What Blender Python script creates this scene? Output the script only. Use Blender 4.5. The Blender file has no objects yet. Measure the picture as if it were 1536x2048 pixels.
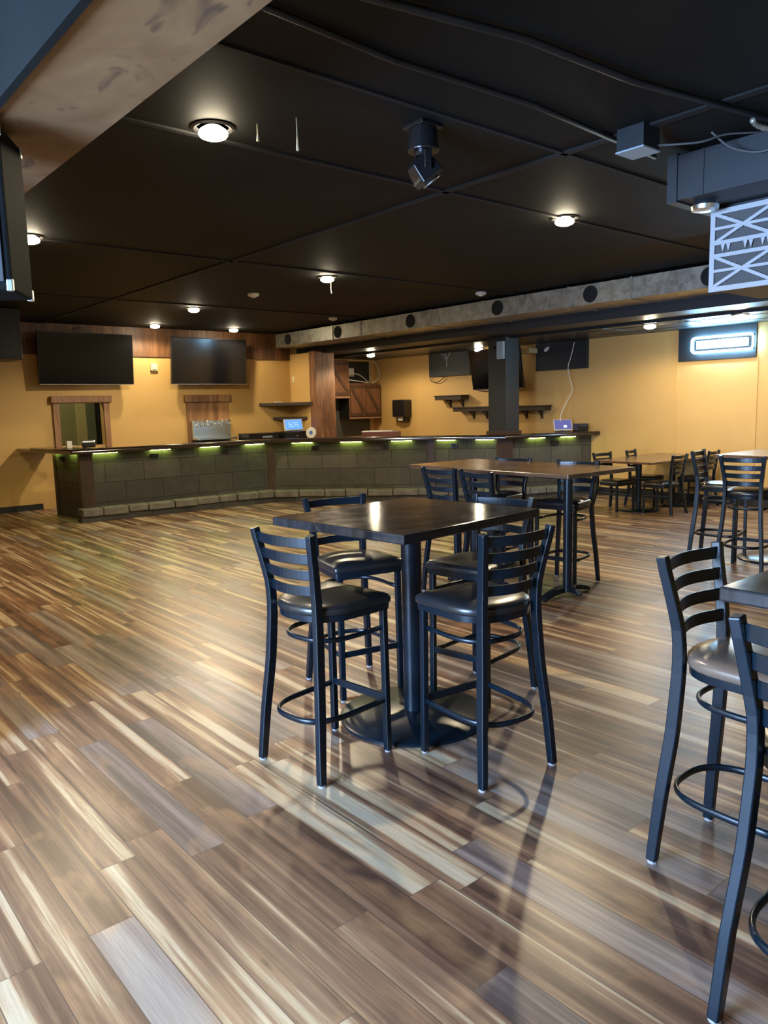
import bpy, bmesh, math, random
from mathutils import Vector, Matrix
random.seed(7)
S = bpy.context.scene
C = S.collection
R = math.radians
PI = math.pi

# ------------------------------------------------------------------ camera
F_PX, PITCH, ROLL, AXIS = 1525.0, R(7.87), R(-1.43), R(-49.8 + 90)
cam = bpy.data.cameras.new('camera'); camo = bpy.data.objects.new('camera', cam); C.objects.link(camo)
cam.sensor_fit = 'VERTICAL'; cam.sensor_height = 36.0; cam.lens = 36.0 * F_PX / 2048.0
cam.clip_start = 0.05; cam.clip_end = 200
def cam_basis():
    cp, sp = math.cos(PITCH), math.sin(PITCH)
    f = Vector((0, cp, -sp)); u = Vector((0, sp, cp)); x = Vector((1, 0, 0))
    c, s = math.cos(ROLL), math.sin(ROLL)
    x2 = c * x + s * u; u2 = -s * x + c * u
    M = Matrix.Rotation(-AXIS, 3, 'Z')
    return M @ x2, M @ u2, M @ f
bx_, bu_, bf_ = cam_basis()
m = Matrix(((bx_.x, bu_.x, -bf_.x), (bx_.y, bu_.y, -bf_.y), (bx_.z, bu_.z, -bf_.z))).to_4x4()
m.translation = Vector((0, 0, 1.6))
camo.matrix_world = m
S.camera = camo

# ------------------------------------------------------------------ view, world
S.view_settings.view_transform = 'Standard'; S.view_settings.look = 'None'
S.view_settings.exposure = 0.82; S.view_settings.gamma = 1.0; S.view_settings.use_curve_mapping = False
W = bpy.data.worlds.new('world'); S.world = W; W.use_nodes = True
bg = W.node_tree.nodes['Background']; bg.inputs[0].default_value = (0.45, 0.65, 1.0, 1); bg.inputs[1].default_value = 1.2

LAMP_W = 100.0          # each ceiling lamp
LOW_LAMP_W = 42.0      # lamps of the low ceiling
DAY_W = 660.0          # daylight coming in at the window
LAMP_COL = (1.0, 0.82, 0.54)
DAY_COL = (0.38, 0.60, 1.0)

def area_light(name, loc, rot, sx, sy, power, col):
    l = bpy.data.lights.new(name, 'AREA'); l.shape = 'RECTANGLE'; l.size = sx; l.size_y = sy
    l.energy = power; l.color = col
    o = bpy.data.objects.new(name, l); o.location = loc; o.rotation_euler = rot; C.objects.link(o); return o
# daylight at the big window in the wall behind and left of the camera (outside the glass, shining in)
area_light('window_daylight', (-3.02, 2.2, 1.6), (0, R(-90), 0), 1.8, 2.4, DAY_W, DAY_COL)

# ------------------------------------------------------------------ materials
def mat(name, col=(0.5, 0.5, 0.5), rough=0.5, metal=0.0, emit=None, es=0.0, spec=None, coat=0.0):
    M = bpy.data.materials.new(name); M.use_nodes = True
    b = M.node_tree.nodes['Principled BSDF']
    b.inputs['Base Color'].default_value = (*col, 1); b.inputs['Roughness'].default_value = rough
    b.inputs['Metallic'].default_value = metal
    if spec is not None: b.inputs['Specular IOR Level'].default_value = spec
    if coat: b.inputs['Coat Weight'].default_value = coat; b.inputs['Coat Roughness'].default_value = 0.15
    if emit: b.inputs['Emission Color'].default_value = (*emit, 1); b.inputs['Emission Strength'].default_value = es
    return M
class NT:
    def __init__(s, M): s.t = M.node_tree; s.b = s.t.nodes['Principled BSDF']
    def n(s, typ, **kw):
        x = s.t.nodes.new(typ)
        for k, v in kw.items(): setattr(x, k, v)
        return x
    def l(s, a, b): s.t.links.new(a, b)
    def math(s, op, a, b=None, c=None):
        x = s.n('ShaderNodeMath', operation=op)
        for i, v in enumerate((a, b, c)):
            if v is None: continue
            if isinstance(v, (int, float)): x.inputs[i].default_value = v
            else: s.l(v, x.inputs[i])
        return x.outputs[0]
    def coord(s, which='Object'): return s.n('ShaderNodeTexCoord').outputs[which]
    def mapping(s, vec, scale=(1, 1, 1), loc=(0, 0, 0), rot=(0, 0, 0)):
        x = s.n('ShaderNodeMapping'); s.l(vec, x.inputs[0])
        x.inputs['Scale'].default_value = scale; x.inputs['Location'].default_value = loc; x.inputs['Rotation'].default_value = rot
        return x.outputs[0]
    def noise(s, vec, scale, detail=4, rough=0.5, dist=0.0):
        x = s.n('ShaderNodeTexNoise'); s.l(vec, x.inputs['Vector'])
        x.inputs['Scale'].default_value = scale; x.inputs['Detail'].default_value = detail
        x.inputs['Roughness'].default_value = rough; x.inputs['Distortion'].default_value = dist
        return x.outputs['Fac']
    def ramp(s, fac, stops, interp='LINEAR'):
        x = s.n('ShaderNodeValToRGB'); s.l(fac, x.inputs[0]); cr = x.color_ramp; cr.interpolation = interp
        while len(cr.elements) < len(stops): cr.elements.new(0.5)
        for e, (p, c) in zip(cr.elements, stops):
            e.position = p; e.color = (*c, 1) if len(c) == 3 else c
        return x.outputs[0]
    def mix(s, fac, a, b, blend='MIX'):
        x = s.n('ShaderNodeMix', data_type='RGBA', blend_type=blend)
        for i, v in ((0, fac), (6, a), (7, b)):
            if isinstance(v, (int, float)): x.inputs[i].default_value = v
            elif isinstance(v, tuple): x.inputs[i].default_value = (*v, 1)
            else: s.l(v, x.inputs[i])
        return x.outputs[2]
    def bump(s, h, strength=0.3, dist=0.01):
        x = s.n('ShaderNodeBump'); s.l(h, x.inputs['Height']); x.inputs['Strength'].default_value = strength
        x.inputs['Distance'].default_value = dist; s.l(x.outputs[0], s.b.inputs['Normal'])
    def base(s, c): s.l(c, s.b.inputs['Base Color'])
    def rough(s, c): s.l(c, s.b.inputs['Roughness'])

def floor_material():
    M = mat('vinyl_plank_floor', rough=0.35); t = NT(M)
    sep = t.n('ShaderNodeSeparateXYZ'); t.l(t.coord(), sep.inputs[0]); x, y = sep.outputs[0], sep.outputs[1]
    xr = t.math('DIVIDE', t.math('SUBTRACT', x, 0.53), 0.143)
    row = t.math('FLOOR', xr); fx = t.math('FRACT', xr)
    wn = t.n('ShaderNodeTexWhiteNoise', noise_dimensions='1D'); t.l(row, wn.inputs['W'])
    yr = t.math('ADD', t.math('DIVIDE', y, 1.22), wn.outputs['Value'])
    col = t.math('FLOOR', yr); fy = t.math('FRACT', yr)
    cid = t.n('ShaderNodeCombineXYZ'); t.l(row, cid.inputs[0]); t.l(col, cid.inputs[1])
    wn2 = t.n('ShaderNodeTexWhiteNoise', noise_dimensions='3D'); t.l(cid.outputs[0], wn2.inputs['Vector'])
    pid = wn2.outputs['Value']
    rx = t.math('ADD', t.math('MULTIPLY', fx, 0.143), t.math('MULTIPLY', pid, 37.0))
    ry = t.math('ADD', y, t.math('MULTIPLY', pid, 91.0))
    def vec(a, b):
        c = t.n('ShaderNodeCombineXYZ'); t.l(a, c.inputs[0]); t.l(b, c.inputs[1]); return c.outputs[0]
    v = vec(rx, ry)
    broad = t.noise(t.mapping(v, (13, 0.38, 1)), 1.0, 2, 0.5, 0.12)       # wide cream and brown bands
    mid = t.noise(t.mapping(v, (46, 1.3, 1)), 1.0, 4, 0.6, 0.3)
    fine = t.noise(t.mapping(v, (210, 5.0, 1)), 1.0, 5, 0.65, 0.3)
    blot = t.noise(t.mapping(v, (7, 3.0, 1)), 1.0, 3, 0.5, 0.5)
    f = t.math('ADD', t.math('MULTIPLY', broad, 0.78), t.math('MULTIPLY', mid, 0.30))
    f = t.math('ADD', f, t.math('MULTIPLY', t.math('SUBTRACT', pid, 0.5), 0.10))
    f = t.math('ADD', t.math('MULTIPLY', t.math('SUBTRACT', f, 0.54), 1.50), 0.545)
    c = t.ramp(f, [(0.36, (0.070, 0.034, 0.022)), (0.45, (0.125, 0.062, 0.038)), (0.53, (0.185, 0.098, 0.058)),
                   (0.60, (0.27, 0.155, 0.085)), (0.645, (0.43, 0.31, 0.18)), (0.74, (0.52, 0.41, 0.27))])
    grey = t.ramp(f, [(0.36, (0.085, 0.060, 0.052)), (0.50, (0.155, 0.115, 0.098)), (0.60, (0.22, 0.17, 0.15)), (0.74, (0.29, 0.24, 0.20))])
    gsel = t.math('GREATER_THAN', t.math('FRACT', t.math('MULTIPLY', pid, 7.31)), 0.72)
    c = t.mix(t.math('MULTIPLY', gsel, 0.9), c, grey)
    tan = t.ramp(blot, [(0.52, (0, 0, 0)), (0.68, (1, 1, 1))])
    c = t.mix(t.math('MULTIPLY', tan, 0.35), c, (0.42, 0.22, 0.10), 'MIX')
    # knots
    vo = t.n('ShaderNodeTexVoronoi'); t.l(t.mapping(v, (9.0, 2.1, 1)), vo.inputs['Vector']); vo.inputs['Scale'].default_value = 1.0
    kn = t.ramp(vo.outputs['Distance'], [(0.02, (1, 1, 1)), (0.10, (0, 0, 0))])
    c = t.mix(t.math('MULTIPLY', kn, 0.75), c, (0.09, 0.05, 0.035))
    c = t.mix(0.42, c, t.ramp(fine, [(0.3, (0.40, 0.40, 0.40)), (0.6, (1.1, 1.1, 1.1))]), 'MULTIPLY')
    ex = t.math('LESS_THAN', t.math('MINIMUM', fx, t.math('SUBTRACT', 1.0, fx)), 0.015)
    ey = t.math('LESS_THAN', t.math('MINIMUM', fy, t.math('SUBTRACT', 1.0, fy)), 0.0014)
    e = t.math('MAXIMUM', ex, ey)
    c = t.mix(t.math('MULTIPLY', e, 0.8), c, (0.05, 0.032, 0.024))
    t.base(c)
    t.rough(t.ramp(fine, [(0.2, (0.42, 0.42, 0.42)), (0.8, (0.30, 0.30, 0.30))]))
    t.bump(t.math('SUBTRACT', t.math('MULTIPLY', fine, 0.25), e), 0.25, 0.0015)
    return M

def wood_material(name, dark, mid, light, axis='Z', scale=1.0, rough=0.5, coat=0.0, plank=0.0):
    M = mat(name, rough=rough, coat=coat); t = NT(M)
    s = {'X': (1.6, 16, 16), 'Y': (16, 1.6, 16), 'Z': (16, 16, 1.6)}[axis]
    co = t.coord()
    v = t.mapping(co, tuple(a * scale for a in s))
    n1 = t.noise(v, 1.0, 4, 0.6, 0.8); n2 = t.noise(v, 5.0, 5, 0.6, 0.2)
    f = t.math('ADD', t.math('MULTIPLY', n1, 0.7), t.math('MULTIPLY', n2, 0.3))
    if plank:
        sep = t.n('ShaderNodeSeparateXYZ'); t.l(co, sep.inputs[0])
        k = sep.outputs[0 if axis != 'X' else 1]
        q = t.math('DIVIDE', k, plank)
        wn = t.n('ShaderNodeTexWhiteNoise', noise_dimensions='1D'); t.l(t.math('FLOOR', q), wn.inputs['W'])
        f = t.math('ADD', f, t.math('MULTIPLY', t.math('SUBTRACT', wn.outputs['Value'], 0.5), 0.22))
    c = t.ramp(f, [(0.32, dark), (0.5, mid), (0.68, light)])
    if plank:
        e = t.math('LESS_THAN', t.math('FRACT', q), 0.03)
        c = t.mix(t.math('MULTIPLY', e, 0.75), c, tuple(a * 0.25 for a in dark))
    t.base(c); t.bump(n2, 0.15, 0.002)
    return M

def paint_material(name, a, b, rough=0.65, scale=6.0, spec=None):
    M = mat(name, rough=rough, spec=spec); t = NT(M); co = t.coord()
    n = t.noise(co, scale * 0.12, 3, 0.5); n2 = t.noise(co, scale * 12, 3, 0.6)
    t.base(t.ramp(n, [(0.35, a), (0.65, b)])); t.bump(n2, 0.08, 0.002)
    return M

def tile_material():
    M = mat('bar_stone_tile', rough=0.62); t = NT(M)
    co = t.coord(); sep = t.n('ShaderNodeSeparateXYZ'); t.l(co, sep.inputs[0])
    v = t.n('ShaderNodeCombineXYZ'); t.l(sep.outputs[0], v.inputs[0]); t.l(t.math('ADD', sep.outputs[2], 0.04), v.inputs[1])
    br = t.n('ShaderNodeTexBrick'); t.l(v.outputs[0], br.inputs['Vector'])
    br.offset = 0.5; br.inputs['Scale'].default_value = 1.0; br.inputs['Brick Width'].default_value = 0.61
    br.inputs['Row Height'].default_value = 0.30; br.inputs['Mortar Size'].default_value = 0.006; br.inputs['Mortar Smooth'].default_value = 0.2
    br.inputs['Color1'].default_value = (0.045, 0.042, 0.034, 1); br.inputs['Color2'].default_value = (0.085, 0.079, 0.065, 1)
    br.inputs['Mortar'].default_value = (0.014, 0.012, 0.009, 1)
    n = t.noise(co, 5.0, 5, 0.65, 0.4)
    n3 = t.noise(co, 26.0, 5, 0.7)
    c = t.mix(0.6, br.outputs[0], t.ramp(n, [(0.3, (0.55, 0.53, 0.50)), (0.7, (1.25, 1.2, 1.1))]), 'MULTIPLY')
    c = t.mix(0.25, c, t.ramp(n3, [(0.35, (0.5, 0.5, 0.5)), (0.65, (1.3, 1.3, 1.3))]), 'MULTIPLY')
    t.base(c); t.bump(t.math('SUBTRACT', n3, br.outputs['Fac']), 0.3, 0.004)
    return M

def stone_material():
    M = mat('ledge_stone', rough=0.75); t = NT(M); co = t.coord()
    n = t.noise(co, 6.0, 6, 0.65, 0.5); n2 = t.noise(co, 30.0, 5, 0.7)
    t.base(t.ramp(n, [(0.3, (0.085, 0.078, 0.06)), (0.7, (0.19, 0.175, 0.14))])); t.bump(n2, 0.5, 0.01)
    return M

def duct_material():
    M = mat('galvanised_sheet', rough=0.34, metal=0.55); t = NT(M); co = t.coord()
    n = t.noise(co, 7.0, 5, 0.6, 0.6); v = t.n('ShaderNodeTexVoronoi'); t.l(co, v.inputs['Vector']); v.inputs['Scale'].default_value = 22
    c = t.ramp(n, [(0.35, (0.26, 0.25, 0.21)), (0.65, (0.46, 0.44, 0.37))])
    c = t.mix(0.5, c, t.ramp(v.outputs['Distance'], [(0.0, (0.8, 0.8, 0.8)), (0.8, (1.15, 1.15, 1.15))]), 'MULTIPLY'); t.base(c)
    t.rough(t.ramp(n, [(0.3, (0.30, 0.30, 0.30)), (0.7, (0.48, 0.48, 0.48))]))
    return M

def beam_material():
    M = mat('stained_beam_board', rough=0.8, spec=0.25); t = NT(M); co = t.coord()
    n = t.noise(t.mapping(co, (2.0, 1.2, 1.0)), 1.8, 5, 0.6, 0.7)
    n2 = t.noise(t.mapping(co, (5.5, 2.6, 1), (3.1, 1.7, 0)), 1.0, 3, 0.55, 1.2)
    c = t.ramp(n, [(0.3, (0.16, 0.085, 0.036)), (0.7, (0.25, 0.145, 0.068))])
    st = t.ramp(n2, [(0.60, (0, 0, 0)), (0.68, (1, 1, 1))])
    t.base(t.mix(t.math('MULTIPLY', st, 0.7), c, (0.055, 0.035, 0.024))); t.bump(n, 0.1, 0.004)
    return M

def tabletop_material():
    M = mat('dark_laminate_top', rough=0.28); t = NT(M); co = t.coord()
    n = t.noise(t.mapping(co, (1.5, 5, 1)), 2.2, 5, 0.6, 0.8)
    n2 = t.noise(co, 9.0, 5, 0.7, 0.3)
    vo = t.n('ShaderNodeTexVoronoi', feature='DISTANCE_TO_EDGE'); t.l(t.mapping(co, (1.3, 1.0, 1), (0.35, 0.2, 0)), vo.inputs['Vector']); vo.inputs['Scale'].default_value = 1.6
    c = t.ramp(n, [(0.3, (0.010, 0.010, 0.011)), (0.7, (0.040, 0.038, 0.038))])
    cr = t.ramp(vo.outputs[0], [(0.0, (1, 1, 1)), (0.006, (0, 0, 0))])
    cf = t.math('MULTIPLY', cr, t.ramp(n2, [(0.5, (0, 0, 0)), (0.62, (1, 1, 1))]))
    t.base(t.mix(t.math('MULTIPLY', cf, 0.35), c, (0.30, 0.25, 0.2)))
    t.rough(t.ramp(n2, [(0.3, (0.09, 0.09, 0.09)), (0.7, (0.17, 0.17, 0.17))])); t.bump(n, 0.03, 0.001)
    return M

M = {}
M['floor'] = floor_material()
M['ceiling'] = paint_material('black_ceiling_paint', (0.005, 0.0055, 0.005), (0.010, 0.011, 0.0098), 0.7, spec=0.22)
M['low_ceiling'] = paint_material('low_ceiling_paint', (0.012, 0.015, 0.018), (0.024, 0.030, 0.035), 0.35)
M['wall'] = paint_material('ochre_wall_paint', (0.60, 0.375, 0.125), (0.68, 0.43, 0.150), 0.6)
M['black_paint'] = paint_material('black_paint', (0.010, 0.011, 0.012), (0.018, 0.019, 0.021), 0.5)
M['slate_paint'] = paint_material('slate_paint', (0.012, 0.015, 0.018), (0.020, 0.025, 0.030), 0.5)
M['room_wall'] = paint_material('olive_wall_paint', (0.22, 0.21, 0.11), (0.26, 0.245, 0.13), 0.7)
M['olive_trim'] = mat('olive_trim', (0.42, 0.39, 0.20), 0.5)
M['grey_green'] = mat('grey_green_paint', (0.13, 0.14, 0.10), 0.6)
M['wood'] = wood_material('stained_board', (0.08, 0.034, 0.013), (0.15, 0.066, 0.026), (0.24, 0.115, 0.05), 'Z', 1.0, 0.5, plank=0.14)
M['wood_frame'] = wood_material('frame_wood', (0.22, 0.105, 0.05), (0.34, 0.175, 0.088), (0.44, 0.25, 0.135), 'Z', 1.0, 0.5)
M['tap_wood'] = wood_material('tap_board_wood', (0.16, 0.075, 0.03), (0.28, 0.14, 0.06), (0.40, 0.22, 0.10), 'Z', 1.0, 0.45, plank=0.11)
M['rustic'] = wood_material('rustic_post_wood', (0.11, 0.045, 0.018), (0.24, 0.105, 0.045), (0.38, 0.19, 0.09), 'Z', 0.9, 0.55, plank=0.2)
M['cabinet'] = wood_material('cabinet_wood', (0.085, 0.03, 0.012), (0.15, 0.06, 0.024), (0.21, 0.09, 0.04), 'Z', 1.0, 0.5)
M['cabinet_dark'] = wood_material('cabinet_brace_wood', (0.035, 0.016, 0.008), (0.07, 0.03, 0.014), (0.10, 0.045, 0.02), 'Z', 1.0, 0.5)
M['post'] = wood_material('bar_post_wood', (0.022, 0.011, 0.006), (0.045, 0.022, 0.011), (0.07, 0.034, 0.017), 'Z', 1.0, 0.45)
M['bartop'] = wood_material('bar_top_wood', (0.010, 0.006, 0.004), (0.022, 0.012, 0.007), (0.04, 0.022, 0.013), 'X', 0.6, 0.2, coat=0.6)
M['shelf'] = wood_material('shelf_wood', (0.018, 0.010, 0.006), (0.035, 0.020, 0.012), (0.06, 0.034, 0.02), 'X', 1.0, 0.5)
M['long_top'] = wood_material('butcher_block_top', (0.045, 0.024, 0.014), (0.095, 0.056, 0.034), (0.15, 0.095, 0.06), 'Y', 0.7, 0.22, coat=0.4)
M['low_top'] = wood_material('dining_top_wood', (0.06, 0.03, 0.016), (0.12, 0.062, 0.034), (0.18, 0.10, 0.055), 'X', 0.7, 0.25, coat=0.4)
M['dark_top'] = tabletop_material()
M['speaker_black'] = mat('speaker_black', (0.008, 0.009, 0.009), 0.9, spec=0.04)
M['beam_side'] = paint_material('beam_side_paint', (0.004, 0.006, 0.007), (0.007, 0.010, 0.011), 0.7, spec=0.15)
M['tile'] = tile_material(); M['stone'] = stone_material(); M['duct'] = duct_material(); M['beam'] = beam_material()
M['slate_tile'] = paint_material('slate_backsplash', (0.045, 0.047, 0.038), (0.075, 0.078, 0.062), 0.45)
M['metal'] = mat('black_powder_coat', (0.0032, 0.0092, 0.0155), 0.30, 0.0, spec=0.42)
M['vinyl'] = mat('black_vinyl', (0.016, 0.016, 0.017), 0.30, spec=0.6); _t = NT(M['vinyl']); _t.bump(_t.noise(_t.coord(), 90, 3, 0.6), 0.12, 0.001)
M['glare_vinyl'] = mat('glare_tinted_vinyl', (0.15, 0.105, 0.075), 0.24, spec=0.7); _t = NT(M['glare_vinyl']); _t.bump(_t.noise(_t.coord(), 90, 3, 0.6), 0.12, 0.001)  # black vinyl with its tan seat glare put into the base colour
M['glide'] = mat('grey_glide', (0.35, 0.35, 0.35), 0.5)
M['screen'] = mat('television_screen', (0.004, 0.004, 0.005), 0.12, spec=0.6)
M['bezel'] = mat('television_bezel', (0.010, 0.010, 0.011), 0.3)
M['silver'] = mat('silver_edge', (0.55, 0.55, 0.55), 0.3, 0.9)
M['chrome'] = mat('chrome', (0.80, 0.82, 0.84), 0.12, 1.0)
M['steel'] = mat('brushed_steel', (0.62, 0.68, 0.70), 0.30, 1.0)
M['white'] = mat('white_plastic', (0.72, 0.70, 0.64), 0.45)
M['cream'] = mat('cream_plastic', (0.75, 0.68, 0.45), 0.5)
M['pale'] = mat('pale_grey_plastic', (0.32, 0.40, 0.44), 0.5)
M['black_plastic'] = mat('black_plastic', (0.010, 0.010, 0.011), 0.28, spec=0.6)
M['bulb'] = mat('lamp_bulb', (1, 1, 1), 0.4, emit=(1.0, 0.86, 0.60), es=60.0)
M['led'] = mat('led_strip', (1, 1, 1), 0.4, emit=(0.72, 1.0, 0.16), es=32.0)
M['neon'] = mat('neon_tube', (1, 1, 1), 0.4, emit=(0.30, 0.66, 1.0), es=70.0)
M['neon_letters'] = mat('neon_panel', (1, 1, 1), 0.4, emit=(0.40, 0.75, 1.0), es=40.0)
M['blue_screen'] = mat('blue_display', (0.02, 0.05, 0.2), 0.2, emit=(0.10, 0.26, 0.95), es=1.0)
M['violet_screen'] = mat('violet_display', (0.02, 0.02, 0.05), 0.2, emit=(0.13, 0.13, 0.36), es=0.6)
M['icon'] = mat('display_icon', (1, 1, 1), 0.4, emit=(0.7, 0.85, 1.0), es=1.2)
M['red_box'] = wood_material('red_wood_box', (0.11, 0.028, 0.018), (0.16, 0.045, 0.028), (0.20, 0.06, 0.04), 'X', 1.0, 0.45)
M['filter_white'] = mat('filter_frame_card', (0.42, 0.44, 0.46), 0.7)
M['filter_media'] = mat('filter_media', (0.11, 0.11, 0.11), 0.85)
M['glass'] = mat('window_glass', (1, 1, 1), 0.02); M['glass'].node_tree.nodes['Principled BSDF'].inputs['Transmission Weight'].default_value = 1.0
M['dark_hole'] = mat('dark_grille', (0.006, 0.006, 0.007), 0.8)
M['blue_paint'] = mat('blue_print', (0.10, 0.16, 0.55), 0.5)

# ------------------------------------------------------------------ mesh helpers
class MB:
    def __init__(s): s.bm = bmesh.new()
    def box(s, x0, y0, z0, x1, y1, z1, mtx=None):
        vs = [s.bm.verts.new(Vector(p)) for p in ((x0,y0,z0),(x1,y0,z0),(x1,y1,z0),(x0,y1,z0),(x0,y0,z1),(x1,y0,z1),(x1,y1,z1),(x0,y1,z1))]
        if mtx:
            for v in vs: v.co = mtx @ v.co
        for f in ((0,3,2,1),(4,5,6,7),(0,1,5,4),(1,2,6,5),(2,3,7,6),(3,0,4,7)): s.bm.faces.new([vs[i] for i in f])
        return s
    def cb(s, c, size, mtx=None):
        x, y, z = c; a, b, d = (k / 2 for k in size)
        return s.box(x-a, y-b, z-d, x+a, y+b, z+d, mtx)
    def prism(s, poly, z0, z1):
        lo = [s.bm.verts.new((x, y, z0)) for x, y in poly]; hi = [s.bm.verts.new((x, y, z1)) for x, y in poly]
        n = len(poly); s.bm.faces.new(lo[::-1]); s.bm.faces.new(hi)
        for i in range(n): s.bm.faces.new((lo[i], lo[(i+1) % n], hi[(i+1) % n], hi[i]))
        return s
    def rings(s, rings, cap=True, closed_loop=False):
        R_ = [[s.bm.verts.new(p) for p in r] for r in rings]; n = len(R_[0])
        m_ = len(R_)
        for j in range(m_ if closed_loop else m_ - 1):
            a, b = R_[j], R_[(j+1) % m_]
            for i in range(n): s.bm.faces.new((a[i], a[(i+1) % n], b[(i+1) % n], b[i]))
        if cap and not closed_loop: s.bm.faces.new(R_[0][::-1]); s.bm.faces.new(R_[-1])
        return s
    def sweep(s, pts, w, h, ref=(0, 0, 1), round_n=0, closed=False):
        """w along side direction, h along ref-ish direction; w,h number or list"""
        pts = [Vector(p) for p in pts]; n = len(pts); ref = Vector(ref); rings = []
        for i, p in enumerate(pts):
            if closed: t = pts[(i+1) % n] - pts[i-1]
            else: t = pts[min(i+1, n-1)] - pts[max(i-1, 0)]
            t.normalize(); side = t.cross(ref)
            if side.length < 1e-4: side = t.cross(Vector((1, 0, 0)))
            side.normalize(); up = side.cross(t).normalized()
            ww = (w[i] if isinstance(w, (list, tuple)) else w) / 2; hh = (h[i] if isinstance(h, (list, tuple)) else h) / 2
            if round_n:
                rings.append([p + side * ww * math.cos(a) + up * hh * math.sin(a) for a in [2*PI*k/round_n for k in range(round_n)]])
            else:
                rings.append([p + side*ww + up*hh, p - side*ww + up*hh, p - side*ww - up*hh, p + side*ww - up*hh])
        return s.rings(rings, closed_loop=closed)
    def cyl(s, c, r, z0, z1, n=24, r1=None):
        r1 = r if r1 is None else r1
        return s.rings([[(c[0]+r*math.cos(2*PI*k/n), c[1]+r*math.sin(2*PI*k/n), z0) for k in range(n)],
                        [(c[0]+r1*math.cos(2*PI*k/n), c[1]+r1*math.sin(2*PI*k/n), z1) for k in range(n)]])
    def lathe(s, prof, c=(0, 0, 0), n=32, mtx=None):
        rr = []
        for r, z in prof:
            ring = [Vector((c[0]+max(r, 1e-4)*math.cos(2*PI*k/n), c[1]+max(r, 1e-4)*math.sin(2*PI*k/n), c[2]+z)) for k in range(n)]
            if mtx: ring = [mtx @ p for p in ring]
            rr.append(ring)
        return s.rings(rr)
    def build(s, name, m_, parent=None, bevel=0.0, smooth=False, loc=None, rotz=None, segs=2):
        bmesh.ops.recalc_face_normals(s.bm, faces=s.bm.faces)
        me = bpy.data.meshes.new(name); s.bm.to_mesh(me); s.bm.free()
        me.materials.append(m_ if not isinstance(m_, str) else M[m_])
        if smooth: me.shade_smooth()
        o = bpy.data.objects.new(name, me); C.objects.link(o)
        if parent: o.parent = parent
        if loc: o.location = loc
        if rotz is not None: o.rotation_euler = (0, 0, rotz)
        if smooth == 'auto':
            md = o.modifiers.new('split', 'EDGE_SPLIT'); md.split_angle = R(40)
        if bevel:
            md = o.modifiers.new('bevel', 'BEVEL'); md.width = bevel; md.segments = segs; md.limit_method = 'ANGLE'; md.angle_limit = R(40)
        return o
def tag(o, label, cat, group=None):
    o['label'] = label; o['category'] = cat
    if group: o['group'] = group
    return o
def thing(name, label, cat, loc=(0, 0, 0), rotz=0.0, group=None):
    o = bpy.data.objects.new(name, None); C.objects.link(o); o.location = loc; o.rotation_euler = (0, 0, rotz)
    o.empty_display_size = 0.1
    return tag(o, label, cat, group)
def struct(o): o['kind'] = 'structure'; return o
def dup(root, loc, rotz, label, group=None):
    r = root.copy(); C.objects.link(r); r.location = loc; r.rotation_euler = (0, 0, rotz); r['label'] = label
    if group: r['group'] = group
    for ch in list(root.children):
        c = ch.copy(); C.objects.link(c); c.parent = r
        for g in list(ch.children):
            d = g.copy(); C.objects.link(d); d.parent = c
    return r
def arc(cx, cy, r, a0, a1, n): return [(cx + r*math.cos(a0+(a1-a0)*i/n), cy + r*math.sin(a0+(a1-a0)*i/n)) for i in range(n+1)]

# ------------------------------------------------------------------ the room
YW, XW = 13.68, 11.35          # back wall and right wall planes
CZ, LZ = 3.13, 2.66            # main and low ceilings
XL, YF = -3.0, -3.6
def wall_box(name, *b, m_='wall'): return struct(MB().box(*b).build(name, m_))
wall_box('floor', XL-0.2, YF-0.2, -0.12, XW+0.2, YW+3.0, 0.0, m_='floor')
wall_box('ceiling', XL-0.2, YF-0.2, CZ, 9.25, YW+0.14, CZ+0.15, m_='ceiling')
wall_box('ceiling_low', 9.9, YF-0.2, LZ, XW+0.2, YW+0.14, LZ+0.12, m_='low_ceiling')
wall_box('ceiling_beam', 9.25, YF-0.2, 2.70, 9.9, YW+0.14, 3.28, m_='slate_paint')
# back wall with the service opening cut out of it
OX0, OX1, OZ0, OZ1 = 4.30, 5.07, 1.05, 1.79
b = MB()
b.box(XL-0.2, YW, 0, OX0, YW+0.14, 3.3); b.box(OX1, YW, 0, XW+0.2, YW+0.14, 3.3)
b.box(OX0, YW, 0, OX1, YW+0.14, OZ0); b.box(OX0, YW, OZ1, OX1, YW+0.14, 3.3)
struct(b.build('wall_back', 'wall'))
wall_box('wall_right', XW, YF-0.2, 0, XW+0.15, YW, 3.3)
# stub wall that closes the tap area, its end clad with a rustic wooden column
wall_box('wall_stub', 9.06, 12.93, 0, 9.50, YW, 2.72)
struct(MB().box(9.03, 12.72, 0, 9.52, 12.93, 2.74).build('trim_1', 'rustic', bevel=0.006))
# walls behind the camera (one with the big window)
b = MB(); b.box(XL-0.2, YF, 0, XL, 0.9, CZ); b.box(XL-0.2, 3.5, 0, XL, YW, CZ)
b.box(XL-0.2, 0.9, 0, XL, 3.5, 0.62); b.box(XL-0.2, 0.9, 2.58, XL, 3.5, CZ)
struct(b.build('wall_left', 'wall'))
wall_box('wall_daylight_block', XL, 3.95, 0, 0.70, 4.07, CZ)  # unseen partition, added to keep window daylight off the far floor
wall_box('wall_front', XL-0.2, YF-0.2, 0, XW+0.2, YF, 3.3)
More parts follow.
